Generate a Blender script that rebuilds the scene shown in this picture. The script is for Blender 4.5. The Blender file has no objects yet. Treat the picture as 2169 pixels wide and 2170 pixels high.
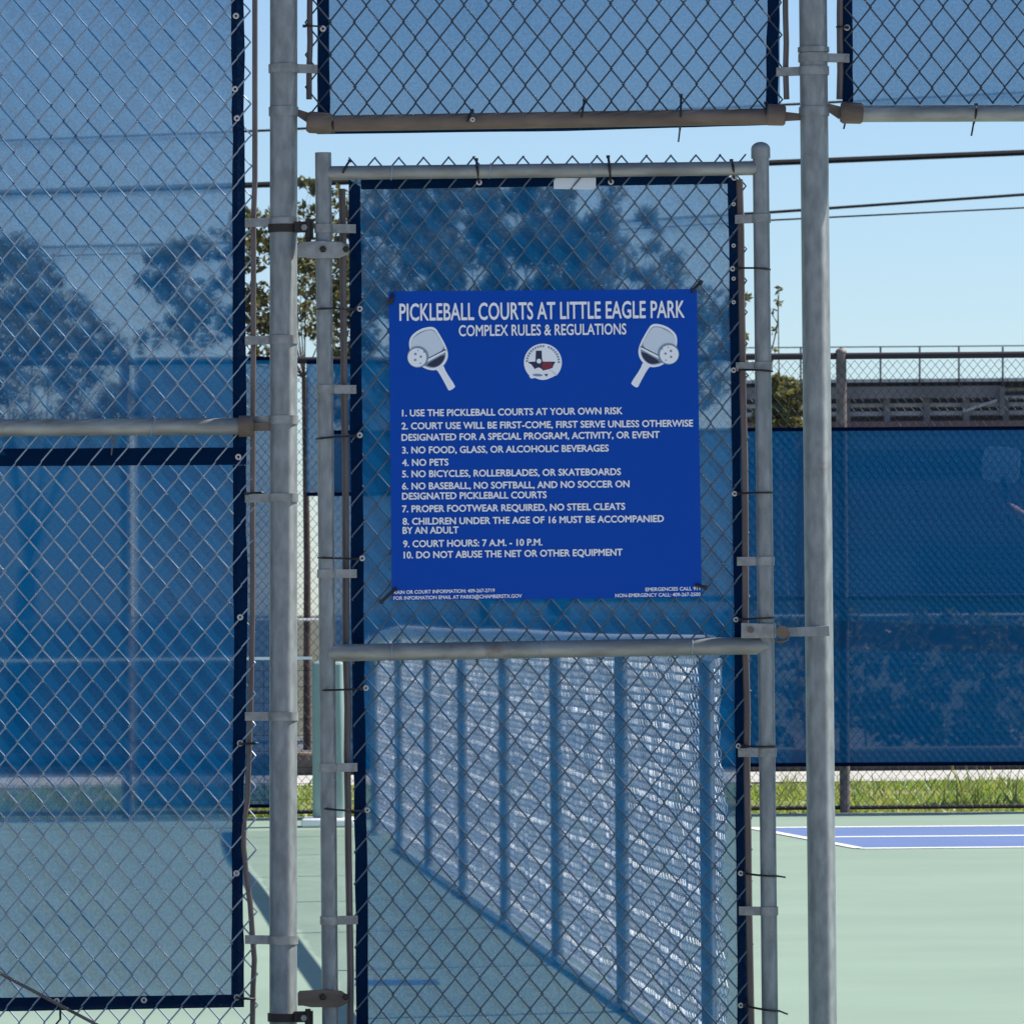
import bpy, math, random
from mathutils import Vector, Matrix
R = math.radians
random.seed(7)
rnd = random.random
def uni(a, b): return a + (b - a) * random.random()

scene = bpy.context.scene
COL = scene.collection

# ------------------------------------------------------------------ camera
F, W, H = 13070.0, 2169.0, 2170.0            # focal length and frame in photograph pixels
CAM = Vector((0, 0, 1.19))
TH = math.atan(211 / F)
ROLL = 0.008
f0 = Vector((0, math.cos(TH), math.sin(TH)))
u0 = Vector((0, -math.sin(TH), math.cos(TH)))
r0 = Vector((1, 0, 0))
UP = u0 * math.cos(ROLL) + r0 * math.sin(ROLL)
RT = r0 * math.cos(ROLL) - u0 * math.sin(ROLL)
cam = bpy.data.cameras.new('camera')
cam.sensor_fit = 'HORIZONTAL'; cam.sensor_width = 36; cam.lens = F * 36 / W
cam.clip_start = 0.1; cam.clip_end = 4000
co = bpy.data.objects.new('camera', cam); COL.objects.link(co)
m = Matrix((RT, UP, -f0)).transposed().to_4x4(); m.translation = CAM
co.matrix_world = m
scene.camera = co
cam.dof.use_dof = True; cam.dof.focus_distance = 15.1; cam.dof.aperture_fstop = cam.lens / 5.0     # a 5 mm wide lens opening

# ------------------------------------------------------------------ world, sun, exposure
SUN_EL, SUN_AZ = R(52), R(74)                # azimuth from +Y towards +X: behind the fence, to the right
world = bpy.data.worlds.new('World'); scene.world = world
world.use_nodes = True
nt = world.node_tree; nt.nodes.clear()
sky = nt.nodes.new('ShaderNodeTexSky'); sky.sky_type = 'NISHITA'; sky.sun_disc = False
sky.sun_elevation = SUN_EL; sky.sun_rotation = SUN_AZ
sky.air_density = 0.8; sky.dust_density = 0.3; sky.ozone_density = 3.0; sky.altitude = 0
bg = nt.nodes.new('ShaderNodeBackground'); bg.inputs['Strength'].default_value = 0.102
wo = nt.nodes.new('ShaderNodeOutputWorld')
tint = nt.nodes.new('ShaderNodeMix'); tint.data_type = 'RGBA'; tint.blend_type = 'MULTIPLY'; tint.inputs[0].default_value = 1
tint.inputs[7].default_value = (0.905, 0.968, 1.04, 1)      # clear, cool sky
nt.links.new(sky.outputs[0], tint.inputs[6]); nt.links.new(tint.outputs[2], bg.inputs[0]); nt.links.new(bg.outputs[0], wo.inputs[0])
sl = bpy.data.lights.new('sun', 'SUN'); sl.energy = 5.0; sl.angle = R(0.5); sl.color = (1, 0.95, 0.87)
so = bpy.data.objects.new('sun', sl); COL.objects.link(so)
sdir = Vector((math.sin(SUN_AZ) * math.cos(SUN_EL), math.cos(SUN_AZ) * math.cos(SUN_EL), math.sin(SUN_EL)))
so.rotation_euler = sdir.to_track_quat('Z', 'Y').to_euler()
so.location = sdir * 60
scene.view_settings.view_transform = 'Standard'; scene.view_settings.look = 'None'
scene.view_settings.exposure = 0.42; scene.view_settings.gamma = 1

# ------------------------------------------------------------------ helpers
def P(px, py, Y):
    d = f0 * F + RT * (px - W / 2) + UP * (H / 2 - py)
    return CAM + d * (Y / d.y)
def G(px, py, z=0.0):
    d = f0 * F + RT * (px - W / 2) + UP * (H / 2 - py)
    return CAM + d * ((z - CAM.z) / d.z)
def tag(o, label=None, cat=None, group=None, kind=None):
    if label: o['label'] = label
    if cat: o['category'] = cat
    if group: o['group'] = group
    if kind: o['kind'] = kind
    return o
def empty(name, loc, label=None, cat=None, group=None):
    o = bpy.data.objects.new(name, None); COL.objects.link(o)
    o.location = loc; o.empty_display_size = 0.1
    return tag(o, label, cat, group)

class MB:
    def __init__(s): s.v = []; s.f = []; s.mi = []; s.cur = 0
    def face(s, idx): s.f.append(idx); s.mi.append(s.cur)
    def tube(s, pts, r, n=8, caps=True, closed=False, sx=None):
        pts = [Vector(p) for p in pts]; k = len(pts)
        rs = r if isinstance(r, (list, tuple)) else [r] * k
        t0 = (pts[1] - pts[0]).normalized()
        ref = Vector((0, 1, 0)) if abs(t0.y) < 0.8 else Vector((1, 0, 0))
        nrm = (ref - t0 * ref.dot(t0)).normalized()
        base = len(s.v)
        for i in range(k):
            if closed: t = pts[(i + 1) % k] - pts[i - 1]
            else: t = pts[min(i + 1, k - 1)] - pts[max(i - 1, 0)]
            if t.length < 1e-9: t = t0
            t = t.normalized()
            nrm = nrm - t * nrm.dot(t)
            nrm = nrm.normalized() if nrm.length > 1e-6 else t.orthogonal().normalized()
            b = t.cross(nrm)
            for j in range(n):
                a = 2 * math.pi * j / n
                q = rs[i]
                s.v.append(pts[i] + nrm * (math.cos(a) * q * (sx or 1)) + b * (math.sin(a) * q))
        for i in range(k if closed else k - 1):
            a0 = base + i * n; a1 = base + ((i + 1) % k) * n
            for j in range(n):
                j2 = (j + 1) % n
                s.face((a0 + j, a0 + j2, a1 + j2, a1 + j))
        if caps and not closed:
            s.face(tuple(base + j for j in range(n))[::-1])
            s.face(tuple(base + (k - 1) * n + j for j in range(n)))
        return s
    def box(s, c, size, rot=None):
        c = Vector(c); hx, hy, hz = size[0] / 2, size[1] / 2, size[2] / 2
        b = len(s.v)
        for z in (-hz, hz):
            for (x, y) in ((-hx, -hy), (hx, -hy), (hx, hy), (-hx, hy)):
                p = Vector((x, y, z))
                if rot: p = rot @ p
                s.v.append(c + p)
        for q in ((0, 3, 2, 1), (4, 5, 6, 7), (0, 1, 5, 4), (1, 2, 6, 5), (2, 3, 7, 6), (3, 0, 4, 7)):
            s.face(tuple(b + i for i in q))
        return s
    def prism(s, poly, off):
        b = len(s.v); n = len(poly); off = Vector(off)
        for p in poly: s.v.append(Vector(p))
        for p in poly: s.v.append(Vector(p) + off)
        s.face(tuple(range(b, b + n))[::-1]); s.face(tuple(range(b + n, b + 2 * n)))
        for i in range(n):
            j = (i + 1) % n
            s.face((b + i, b + j, b + n + j, b + n + i))
        return s
    def quad(s, a, b, c, d):
        i = len(s.v); s.v += [Vector(a), Vector(b), Vector(c), Vector(d)]; s.face((i, i + 1, i + 2, i + 3)); return s
    def ball(s, c, r, nu=12, nv=8, sc=(1, 1, 1), v0=-0.5, v1=0.5):
        c = Vector(c); b = len(s.v)
        for i in range(nv + 1):
            la = math.pi * (v0 + (v1 - v0) * i / nv)
            for j in range(nu):
                lo = 2 * math.pi * j / nu
                s.v.append(c + Vector((math.cos(la) * math.cos(lo) * r * sc[0], math.cos(la) * math.sin(lo) * r * sc[1], math.sin(la) * r * sc[2])))
        for i in range(nv):
            for j in range(nu):
                j2 = (j + 1) % nu
                s.face((b + i * nu + j, b + i * nu + j2, b + (i + 1) * nu + j2, b + (i + 1) * nu + j))
        return s
    def build(s, name, mat, parent=None, smooth=True, bevel=0):
        me = bpy.data.meshes.new(name)
        me.from_pydata([tuple(v) for v in s.v], [], s.f)
        mats = mat if isinstance(mat, (list, tuple)) else [mat]
        for q in mats: me.materials.append(q)
        if len(mats) > 1: me.polygons.foreach_set('material_index', s.mi)
        if smooth:
            me.polygons.foreach_set('use_smooth', [True] * len(me.polygons))
        me.update()
        if smooth:
            try: me.set_sharp_from_angle(angle=R(40))
            except Exception: pass
        o = bpy.data.objects.new(name, me); COL.objects.link(o)
        if parent is not None:
            o.parent = parent
            o.matrix_parent_inverse = Matrix.Translation(parent.location).inverted()
        if bevel:
            bv = o.modifiers.new('bevel', 'BEVEL'); bv.width = bevel; bv.segments = 2; bv.limit_method = 'ANGLE'
        return o

# ------------------------------------------------------------------ materials
def mat(name, col, rough=0.6, metal=0.0, noise=0.0, scale=20.0, bump=0.0, col2=None, spec=0.5, stretch=None, coat=0, rust=0):
    mt = bpy.data.materials.new(name); mt.use_nodes = True
    n = mt.node_tree; b = n.nodes['Principled BSDF']
    b.inputs['Base Color'].default_value = (*col, 1); b.inputs['Roughness'].default_value = rough
    b.inputs['Metallic'].default_value = metal; b.inputs['Specular IOR Level'].default_value = spec
    b.inputs['Coat Weight'].default_value = coat
    if noise or col2 or bump:
        tc = n.nodes.new('ShaderNodeTexCoord'); tx = n.nodes.new('ShaderNodeTexNoise')
        tx.inputs['Scale'].default_value = scale; tx.inputs['Detail'].default_value = 6
        src = tc.outputs['Object']
        if stretch:
            mp = n.nodes.new('ShaderNodeMapping'); mp.inputs['Scale'].default_value = stretch
            n.links.new(src, mp.inputs[0]); src = mp.outputs[0]
        n.links.new(src, tx.inputs['Vector'])
        c2 = col2 or tuple(max(0, c * (1 - noise)) for c in col)
        c1 = col if col2 else tuple(min(1, c * (1 + noise)) for c in col)
        rp = n.nodes.new('ShaderNodeValToRGB')
        rp.color_ramp.elements[0].position = 0.36; rp.color_ramp.elements[1].position = 0.66
        rp.color_ramp.elements[0].color = (*c2, 1); rp.color_ramp.elements[1].color = (*c1, 1)
        n.links.new(tx.outputs['Fac'], rp.inputs[0]); n.links.new(rp.outputs[0], b.inputs['Base Color'])
        if rust:
            t2 = n.nodes.new('ShaderNodeTexNoise'); t2.inputs['Scale'].default_value = 7; t2.inputs['Detail'].default_value = 8; t2.inputs['Roughness'].default_value = 0.7
            n.links.new(tc.outputs['Object'], t2.inputs['Vector'])
            r2 = n.nodes.new('ShaderNodeMapRange'); r2.inputs[1].default_value = 0.60; r2.inputs[2].default_value = 0.72; r2.inputs[4].default_value = rust
            n.links.new(t2.outputs['Fac'], r2.inputs[0])
            m2 = n.nodes.new('ShaderNodeMix'); m2.data_type = 'RGBA'; m2.inputs[7].default_value = (0.15, 0.10, 0.07, 1)
            n.links.new(r2.outputs[0], m2.inputs[0]); n.links.new(rp.outputs[0], m2.inputs[6]); n.links.new(m2.outputs[2], b.inputs['Base Color'])
        if bump:
            bp = n.nodes.new('ShaderNodeBump'); bp.inputs['Strength'].default_value = bump; bp.inputs['Distance'].default_value = 0.01
            n.links.new(tx.outputs['Fac'], bp.inputs['Height']); n.links.new(bp.outputs[0], b.inputs['Normal'])
    return mt

def cloth(name, col, trans, see, see_var=0.04, soft=0.6):
    """woven open mesh fabric: a share of the light passes straight through the holes, the yarn scatters the rest"""
    mt = bpy.data.materials.new(name); mt.use_nodes = True
    n = mt.node_tree; n.nodes.clear(); L = n.links.new
    out = n.nodes.new('ShaderNodeOutputMaterial')
    df = n.nodes.new('ShaderNodeBsdfDiffuse'); df.inputs[0].default_value = (*col, 1)
    tl = n.nodes.new('ShaderNodeBsdfTranslucent'); tl.inputs[0].default_value = (*trans, 1)
    ad = n.nodes.new('ShaderNodeMixShader'); ad.inputs[0].default_value = 0.5
    L(df.outputs[0], ad.inputs[1]); L(tl.outputs[0], ad.inputs[2])
    tp = n.nodes.new('ShaderNodeBsdfTransparent'); tp.inputs[0].default_value = (0.93, 0.97, 1, 1)
    tc = n.nodes.new('ShaderNodeTexCoord'); tx = n.nodes.new('ShaderNodeTexNoise')
    tx.inputs['Scale'].default_value = 1.6; tx.inputs['Detail'].default_value = 3
    L(tc.outputs['Object'], tx.inputs['Vector'])
    fine = n.nodes.new('ShaderNodeTexNoise'); fine.inputs['Scale'].default_value = 160; fine.inputs['Detail'].default_value = 2
    L(tc.outputs['Object'], fine.inputs['Vector'])
    mr = n.nodes.new('ShaderNodeMapRange'); mr.inputs[1].default_value = 0.3; mr.inputs[2].default_value = 0.7
    mr.inputs[3].default_value = see - see_var; mr.inputs[4].default_value = see + see_var
    L(tx.outputs['Fac'], mr.inputs[0])
    mr2 = n.nodes.new('ShaderNodeMapRange'); mr2.inputs[1].default_value = 0.3; mr2.inputs[2].default_value = 0.7
    mr2.inputs[3].default_value = -0.045; mr2.inputs[4].default_value = 0.045
    L(fine.outputs['Fac'], mr2.inputs[0])
    sm = n.nodes.new('ShaderNodeMath'); sm.operation = 'ADD'; L(mr.outputs[0], sm.inputs[0]); L(mr2.outputs[0], sm.inputs[1])
    # part of the light passing the weave is slightly scattered, so things well behind it look soft
    rf = n.nodes.new('ShaderNodeBsdfRefraction'); rf.inputs['Color'].default_value = (0.93, 0.97, 1, 1)
    rf.inputs['IOR'].default_value = 1.01; rf.inputs['Roughness'].default_value = 0.27
    mt_ = n.nodes.new('ShaderNodeMixShader'); mt_.inputs[0].default_value = soft
    L(tp.outputs[0], mt_.inputs[1]); L(rf.outputs[0], mt_.inputs[2])
    mx = n.nodes.new('ShaderNodeMixShader'); L(sm.outputs[0], mx.inputs[0]); L(ad.outputs[0], mx.inputs[1]); L(mt_.outputs[0], mx.inputs[2])
    L(mx.outputs[0], out.inputs[0])
    return mt

def leafmat(name, col, trans):
    mt = bpy.data.materials.new(name); mt.use_nodes = True
    n = mt.node_tree; n.nodes.clear(); L = n.links.new
    out = n.nodes.new('ShaderNodeOutputMaterial')
    df = n.nodes.new('ShaderNodeBsdfPrincipled'); df.inputs['Base Color'].default_value = (*col, 1); df.inputs['Roughness'].default_value = 0.45
    tl = n.nodes.new('ShaderNodeBsdfTranslucent'); tl.inputs[0].default_value = (*trans, 1)
    mx = n.nodes.new('ShaderNodeMixShader'); mx.inputs[0].default_value = 0.4
    L(df.outputs[0], mx.inputs[1]); L(tl.outputs[0], mx.inputs[2]); L(mx.outputs[0], out.inputs[0])
    return mt

M = {}
M['galv'] = mat('galvanised_steel', (0.26, 0.285, 0.29), 0.6, 0.5, 0.18, 45, 0.06, stretch=(1, 1, 0.4), rust=0.55)
_n = M['galv'].node_tree; _b = _n.nodes['Principled BSDF']          # drawn tube: the sheen stretches along the pipe
_t = _n.nodes.new('ShaderNodeCombineXYZ'); _t.inputs[2].default_value = 1
_n.links.new(_t.outputs[0], _b.inputs['Tangent']); _b.inputs['Anisotropic'].default_value = 0.7
M['galv_rail'] = mat('weathered_rail_steel', (0.25, 0.265, 0.25), 0.5, 0.4, 0.22, 32, 0.05, stretch=(0.3, 1, 1), rust=0.7)
M['rust'] = mat('stained_steel', (0.15, 0.115, 0.09), 0.7, 0.2, 0.35, 14, 0.1, stretch=(0.4, 1, 1))
M['bar'] = mat('tension_bar_steel', (0.11, 0.092, 0.092), 0.6, 0.2, 0.25, 30, 0.0, stretch=(1, 1, 0.2))
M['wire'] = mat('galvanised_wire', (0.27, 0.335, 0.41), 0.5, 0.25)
M['wire_backlit'] = mat('backlit_wire', (0.032, 0.05, 0.08), 0.6, 0.1)  # same galvanised wire, its back-lit darkness put into the colour
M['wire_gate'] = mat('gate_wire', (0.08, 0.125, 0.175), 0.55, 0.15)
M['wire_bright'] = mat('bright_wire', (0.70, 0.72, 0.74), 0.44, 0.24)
M['band'] = mat('band_steel', (0.25, 0.26, 0.255), 0.5, 0.3, 0.2, 40)
M['bolt'] = mat('dark_bolt', (0.03, 0.025, 0.022), 0.6, 0.4)
M['black'] = mat('black_plastic', (0.006, 0.006, 0.009), 0.45)
M['brass'] = mat('grommet_metal', (0.5, 0.5, 0.48), 0.4, 0.2)
M['screen'] = cloth('windscreen_mesh', (0.005, 0.095, 0.235), (0.003, 0.13, 0.33), 0.29)
M['screen_far'] = cloth('far_windscreen_mesh', (0.008, 0.10, 0.255), (0.006, 0.125, 0.32), 0.15)
M['hem'] = cloth('hem_fabric', (0.004, 0.026, 0.085), (0.003, 0.03, 0.10), 0.08, 0.01)
M['hem_far'] = cloth('far_hem_fabric', (0.003, 0.012, 0.06), (0.001, 0.008, 0.04), 0.03, 0.01)
M['blue'] = mat('sign_blue', (0.0, 0.062, 0.40), 0.28, spec=0.12)
M['white'] = mat('sign_white', (0.86, 0.88, 0.90), 0.35)
M['pale'] = mat('sign_pale', (0.62, 0.70, 0.76), 0.35)
M['navy'] = mat('sign_navy', (0.006, 0.012, 0.06), 0.35)
M['maroon'] = mat('sign_maroon', (0.22, 0.012, 0.03), 0.35)
M['grey'] = mat('sign_grey', (0.20, 0.29, 0.37), 0.4)
M['court'] = mat('court_green', (0.238, 0.325, 0.25), 0.8, 0, 0.05, 1.3, 0.0, stretch=(0.6, 0.8, 1))
M['court_blue'] = mat('court_blue', (0.115, 0.18, 0.37), 0.8, 0, 0.05, 1.5)
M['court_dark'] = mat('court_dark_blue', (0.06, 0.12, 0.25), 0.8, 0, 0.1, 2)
M['line'] = mat('line_paint', (0.80, 0.80, 0.78), 0.7)
M['crack'] = mat('court_joint', (0.16, 0.24, 0.20), 0.9)
M['earth'] = mat('dry_ground', (0.11, 0.10, 0.065), 0.95, 0, 0.3, 0.6, 0.1, col2=(0.05, 0.06, 0.03))
M['conc'] = mat('concrete', (0.50, 0.48, 0.43), 0.9, 0, 0.12, 4, 0.05)
M['asph'] = mat('asphalt', (0.11, 0.11, 0.11), 0.9, 0, 0.2, 8, 0.05)
M['bounce'] = mat('pale_bounce_ground', (0.42, 0.415, 0.39), 0.95, 0, 0.12, 3, 0.05)  # pale so the unseen ground throws light back onto sign and posts
M['curb'] = mat('brown_timber_edging', (0.20, 0.15, 0.11), 0.9, 0, 0.3, 7, 0.1)
M['grass'] = leafmat('grass_blade', (0.17, 0.28, 0.05), (0.38, 0.5, 0.07))
M['grass2'] = leafmat('grass_blade_dry', (0.30, 0.33, 0.09), (0.5, 0.5, 0.12))
M['turf'] = mat('turf', (0.22, 0.27, 0.07), 0.95, 0, 0.3, 3.5, 0.1, col2=(0.20, 0.16, 0.10))
M['leaf'] = leafmat('leaf_dark', (0.10, 0.105, 0.055), (0.17, 0.16, 0.055))
M['leaf2'] = leafmat('leaf_olive', (0.11, 0.11, 0.05), (0.22, 0.20, 0.06))
M['leaf3'] = leafmat('leaf_yellow', (0.15, 0.15, 0.045), (0.30, 0.27, 0.06))
M['twig'] = mat('dry_twig', (0.22, 0.17, 0.12), 0.9, 0, 0.2, 10)
M['bark'] = mat('bark', (0.10, 0.065, 0.05), 0.95, 0, 0.35, 12, 0.4, stretch=(1, 1, 0.3))
M['wirecable'] = mat('cable_black', (0.008, 0.007, 0.012), 0.6)
M['alu'] = mat('bleacher_aluminium', (0.58, 0.55, 0.54), 0.5, 0.1, 0.1, 2)
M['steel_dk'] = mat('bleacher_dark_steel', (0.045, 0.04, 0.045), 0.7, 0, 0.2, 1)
M['steel_md'] = mat('bleacher_grey_panel', (0.25, 0.225, 0.225), 0.7, 0, 0.15, 0.7)
M['redsteel'] = mat('bleacher_reddish_beam', (0.21, 0.13, 0.12), 0.7, 0, 0.15, 0.8)
M['rail_dk'] = mat('far_rail_dark', (0.025, 0.017, 0.025), 0.6, 0.1)
M['rustpost'] = mat('far_post_steel', (0.20, 0.16, 0.15), 0.6, 0.2, 0.2, 12)
M['cap'] = mat('rail_cap_white', (0.85, 0.86, 0.87), 0.25)
M['padgreen'] = mat('pad_green', (0.25, 0.35, 0.33), 0.6, 0, 0.06, 6)
M['netblack'] = mat('net_black', (0.01, 0.01, 0.012), 0.8)
M['skin'] = mat('skin', (0.50, 0.24, 0.16), 0.5)
M['shirt'] = mat('shirt', (0.45, 0.08, 0.08), 0.85)
M['shorts'] = mat('shorts', (0.05, 0.06, 0.10), 0.85)
M['hair'] = mat('hair', (0.03, 0.02, 0.015), 0.7)
M['shoe'] = mat('shoe', (0.7, 0.7, 0.7), 0.6)
M['paddleface'] = mat('paddle_face', (0.62, 0.66, 0.70), 0.5)
M['paddleedge'] = mat('paddle_edge', (0.85, 0.87, 0.90), 0.5)

S = 865.6                                     # photograph pixels per metre at the gate
YG = 15.10

# ------------------------------------------------------------------ the setting
def sheet(name, pts, z, m_, kind='structure'):
    b = MB(); n = len(pts)
    b.v = [Vector((p[0], p[1], z)) for p in pts]; b.face(tuple(range(n)))
    o = b.build(name, m_, smooth=False); return tag(o, kind=kind)
sheet('ground', [(-1500, -300), (1500, -300), (1500, 3000), (-1500, 3000)], -0.02, M['earth'])
sheet('bounce_ground', [(-60, -40), (60, -40), (60, 14.6), (-60, 14.6)], 0.0, M['bounce'])  # unseen ground added before the fence to bounce fill light
sheet('court_surface', [(-14, 14.7), (16, 14.7), (16, 35.9), (-14, 35.9)], 0.0, M['court'])
sheet('lawn_strip', [(-14, 36.0), (16, 36.0), (16, 42.6), (-14, 42.6)], -0.012, M['turf'])
sheet('path', [(-14, 42.7), (16, 42.7), (16, 45.4), (-14, 45.4)], -0.004, M['conc'])
sheet('road', [(-60, 48), (60, 48), (60, 60), (-60, 60)], -0.008, M['asph'])

# painted blue play area and its lines
cA = G(1820, 1799); cB = G(1575, 1753)
far_y = G(2000, 1752).y; near_y = cA.y
def sideline(y): return cA.x + (cB.x - cA.x) * (y - cA.y) / (cB.y - cA.y)
sheet('play_area', [(sideline(near_y), near_y), (9, near_y), (9, far_y), (sideline(far_y), far_y)], 0.0015, M['court_blue'])
def line(y, w=0.10):
    sheet('court_stripe', [(sideline(y), y - w / 2), (9, y - w / 2), (9, y + w / 2), (sideline(y), y + w / 2)], 0.003, M['line'])
for yy in (near_y, G(2000, 1773).y, far_y): line(yy, 0.13)
sheet('court_sideline', [(sideline(near_y) - 0.03, near_y), (sideline(near_y) + 0.03, near_y), (sideline(far_y) + 0.03, far_y), (sideline(far_y) - 0.03, far_y)], 0.0045, M['line'])
sheet('court_edge', [(-14, 35.80), (16, 35.80), (16, 35.93), (-14, 35.93)], 0.0015, M['conc'])
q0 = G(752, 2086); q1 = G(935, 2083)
sheet('court_stripe', [(q0.x, q1.y - .13), (q1.x, q1.y - .13), (q1.x - .02, q1.y + .13), (q0.x, q1.y + .13)], 0.0015, M['court_dark'])  # short dark blue strip lying flat across the court
b = MB(); b.box((1, 46.0, 0.07), (30, 0.35, 0.17)); tag(b.build('kerb', M['curb'], smooth=False, bevel=0.02), kind='structure')

# grass along the far side of the court
b = MB()
def patch(x, y): return math.sin(x * 2.3 + math.sin(y * 1.7) * 1.4) + math.sin(y * 2.9 + x * .8) * .7 + .5 * math.sin(x * 6.1 + y * 3)
for i in range(40000):
    x = uni(-4.2, 5.2); y = 36.1 + (6.3 * rnd() ** 1.25); pq = patch(x, y)
    if pq < uni(-1.6, 0.2): continue
    b.cur = 0 if rnd() < 0.62 + .2 * pq else 1
    h = uni(0.012, 0.042) * (0.8 + .35 * max(-1, pq)) * (2.4 if rnd() < 0.02 else 1); a = uni(0, math.pi); w = uni(0.006, 0.016)
    dx, dy = math.cos(a) * w, math.sin(a) * w; lx, ly = uni(-0.05, 0.05), uni(-0.05, 0.05)
    k = len(b.v)
    b.v += [Vector((x - dx, y - dy, -0.012)), Vector((x + dx, y + dy, -0.012)), Vector((x + lx, y + ly, h))]
    b.face((k, k + 1, k + 2))
for (wx, wy) in ((1.95, 37.2), (2.3, 38.6), (1.75, 39.5), (2.75, 37.0), (3.0, 40.2), (-1.5, 37.5), (1.5, 38.0)):      # taller weeds
    for q in range(40):
        x = wx + random.gauss(0, .13); y = wy + random.gauss(0, .15); h = uni(.06, .2); a = uni(0, 3.14); w = uni(.005, .012)
        b.cur = 0 if rnd() < .4 else 1; k = len(b.v); dx, dy = math.cos(a) * w, math.sin(a) * w
        b.v += [Vector((x - dx, y - dy, -0.012)), Vector((x + dx, y + dy, -0.012)), Vector((x + uni(-.09, .09), y + uni(-.09, .09), h))]
        b.face((k, k + 1, k + 2))
tag(b.build('grass', [M['grass'], M['grass2']], smooth=False), kind='stuff')

# ------------------------------------------------------------------ trees
def foliage(b, c, r, n, size, squash=0.8):
    for i in range(n):
        while True:
            d = Vector((uni(-1, 1), uni(-1, 1), uni(-1, 1)))
            if d.length <= 1: break
        q = c + Vector((d.x * r, d.y * r, d.z * r * squash))
        s = size * uni(0.55, 1.3)
        u = Vector((uni(-1, 1), uni(-1, 1), uni(-1, 1))).normalized(); w = u.orthogonal().normalized()
        w = (Matrix.Rotation(uni(0, 6.28), 3, u) @ w); 
        b.cur = 0 if rnd() < 0.55 else (1 if rnd() < 0.75 else 2)
        k = len(b.v)
        b.v += [q - u * s, q + w * s * 0.42, q + u * s, q - w * s * 0.42]
        b.face((k, k + 1, k + 2, k + 3))
def tree(name, label, cat, base, tr, clumps, Y, dens, size, group=None, mats=None, straight=False, spread=1.0):
    """clumps: (px, py, radius px) turned into crowns at their real distance Y"""
    t = empty(name, base, label, cat, group)
    k = MB(); fo = MB()
    cs = []
    for (px, py, rp) in clumps:
        r = rp * Y / F
        c = P(px, py, Y + uni(-1, 1) * 0.9 * spread); cs.append((c, r * 1.25))
    topc = sum((c for c, r in cs), Vector()) / len(cs)
    fork = Vector(base).lerp(topc, 0.45)
    fork.z = max(fork.z, 0.3)
    if straight: fork = Vector(base) + Vector((0, 0, (topc.z - base[2]) * 0.8))
    k.tube([base, Vector(base).lerp(fork, 0.5) + Vector((uni(-.05, .05), 0, 0)), fork], [tr, tr * 0.85, tr * 0.7], 9)
    for c, r in cs:
        mid = fork.lerp(c, 0.55) + Vector((uni(-.12, .12), uni(-.1, .1), uni(-0.05, .15)))
        k.tube([fork, mid, c], [tr * 0.22, tr * 0.12, tr * 0.04], 6)
        for q in range(4):
            e = c + Vector((uni(-1, 1), uni(-1, 1), uni(-0.4, 1))) * r * 0.9
            k.tube([mid.lerp(c, uni(0.3, 0.9)), e], [tr * 0.05, tr * 0.02], 4)
        ns = max(4, int(7 + r * 14))
        for q in range(ns):
            d = Vector((uni(-1, 1), uni(-1, 1), uni(-0.8, 0.9)))
            if d.length > 1: d.normalize()
            rr = r * uni(0.2, 0.5)
            foliage(fo, c + d * r * 0.95, rr, int(dens * rr * rr * 17 / ns) + 3, size)
    k.build('trunk', M['bark'], t)
    fo.build('crown', mats or [M['leaf'], M['leaf2'], M['leaf3']], t, smooth=False)
    return t
tA = [(20, 590, 80), (-70, 700, 120), (110, 690, 80), (160, 790, 90), (40, 800, 110), (205, 735, 45), (-40, 560, 60), (230, 850, 60), (80, 620, 50)]
tree('park_tree', 'bushy dark tree beyond the court at the far left edge of the photo', 'tree', (-4.2, 52, -0.02), 0.12, tA, 52, 2300, 0.042, 'small trees beyond the far fence')
tB = [(335, 575, 45), (420, 560, 65), (470, 640, 70), (385, 660, 55), (560, 500, 60), (605, 600, 75), (640, 520, 55), (560, 690, 60), (640, 690, 50), (640, 420, 42), (485, 530, 50), (440, 720, 55), (690, 590, 60), (330, 720, 40)]
tree('park_tree', 'olive tree on a slim brown trunk between the left post and the gate', 'tree', P(650, 1480, 54).xy.to_3d() + Vector((0, 0, -0.02)), 0.036, tB, 54, 2300, 0.042, 'small trees beyond the far fence', straight=True)
tC = [(800, 440, 60), (900, 430, 60), (1000, 440, 55), (1090, 430, 60), (770, 590, 80), (960, 540, 70), (1150, 590, 80), (1270, 580, 70), (790, 500, 90), (850, 440, 70), (940, 470, 75), (1050, 500, 85), (1150, 440, 60), (1240, 470, 75), (1330, 510, 60), (1200, 560, 80), (1000, 590, 80), (880, 600, 90), (1385, 560, 45), (1430, 640, 70), (1100, 640, 80), (1300, 640, 90), (780, 700, 90), (800, 820, 80), (1490, 700, 60), (1510, 800, 60), (1545, 650, 35), (1560, 740, 40)]
tree('park_tree', 'wide spreading tree beyond the court behind the gate and its blue sign', 'tree', (0.55, 58, -0.02), 0.14, tC, 58, 2300, 0.045, 'small trees beyond the far fence')
tree('bush', 'yellow green bush standing in front of the bleachers beside the right gate post', 'bush', (2.45, 50, -0.02), 0.04, [(1670, 870, 45), (1640, 880, 50), (1690, 850, 30), (1655, 830, 30), (1640, 930, 40), (1690, 900, 25)], 50, 3800, 0.05, mats=[M['leaf3'], M['leaf2'], M['leaf3']], spread=0.4)
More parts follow.
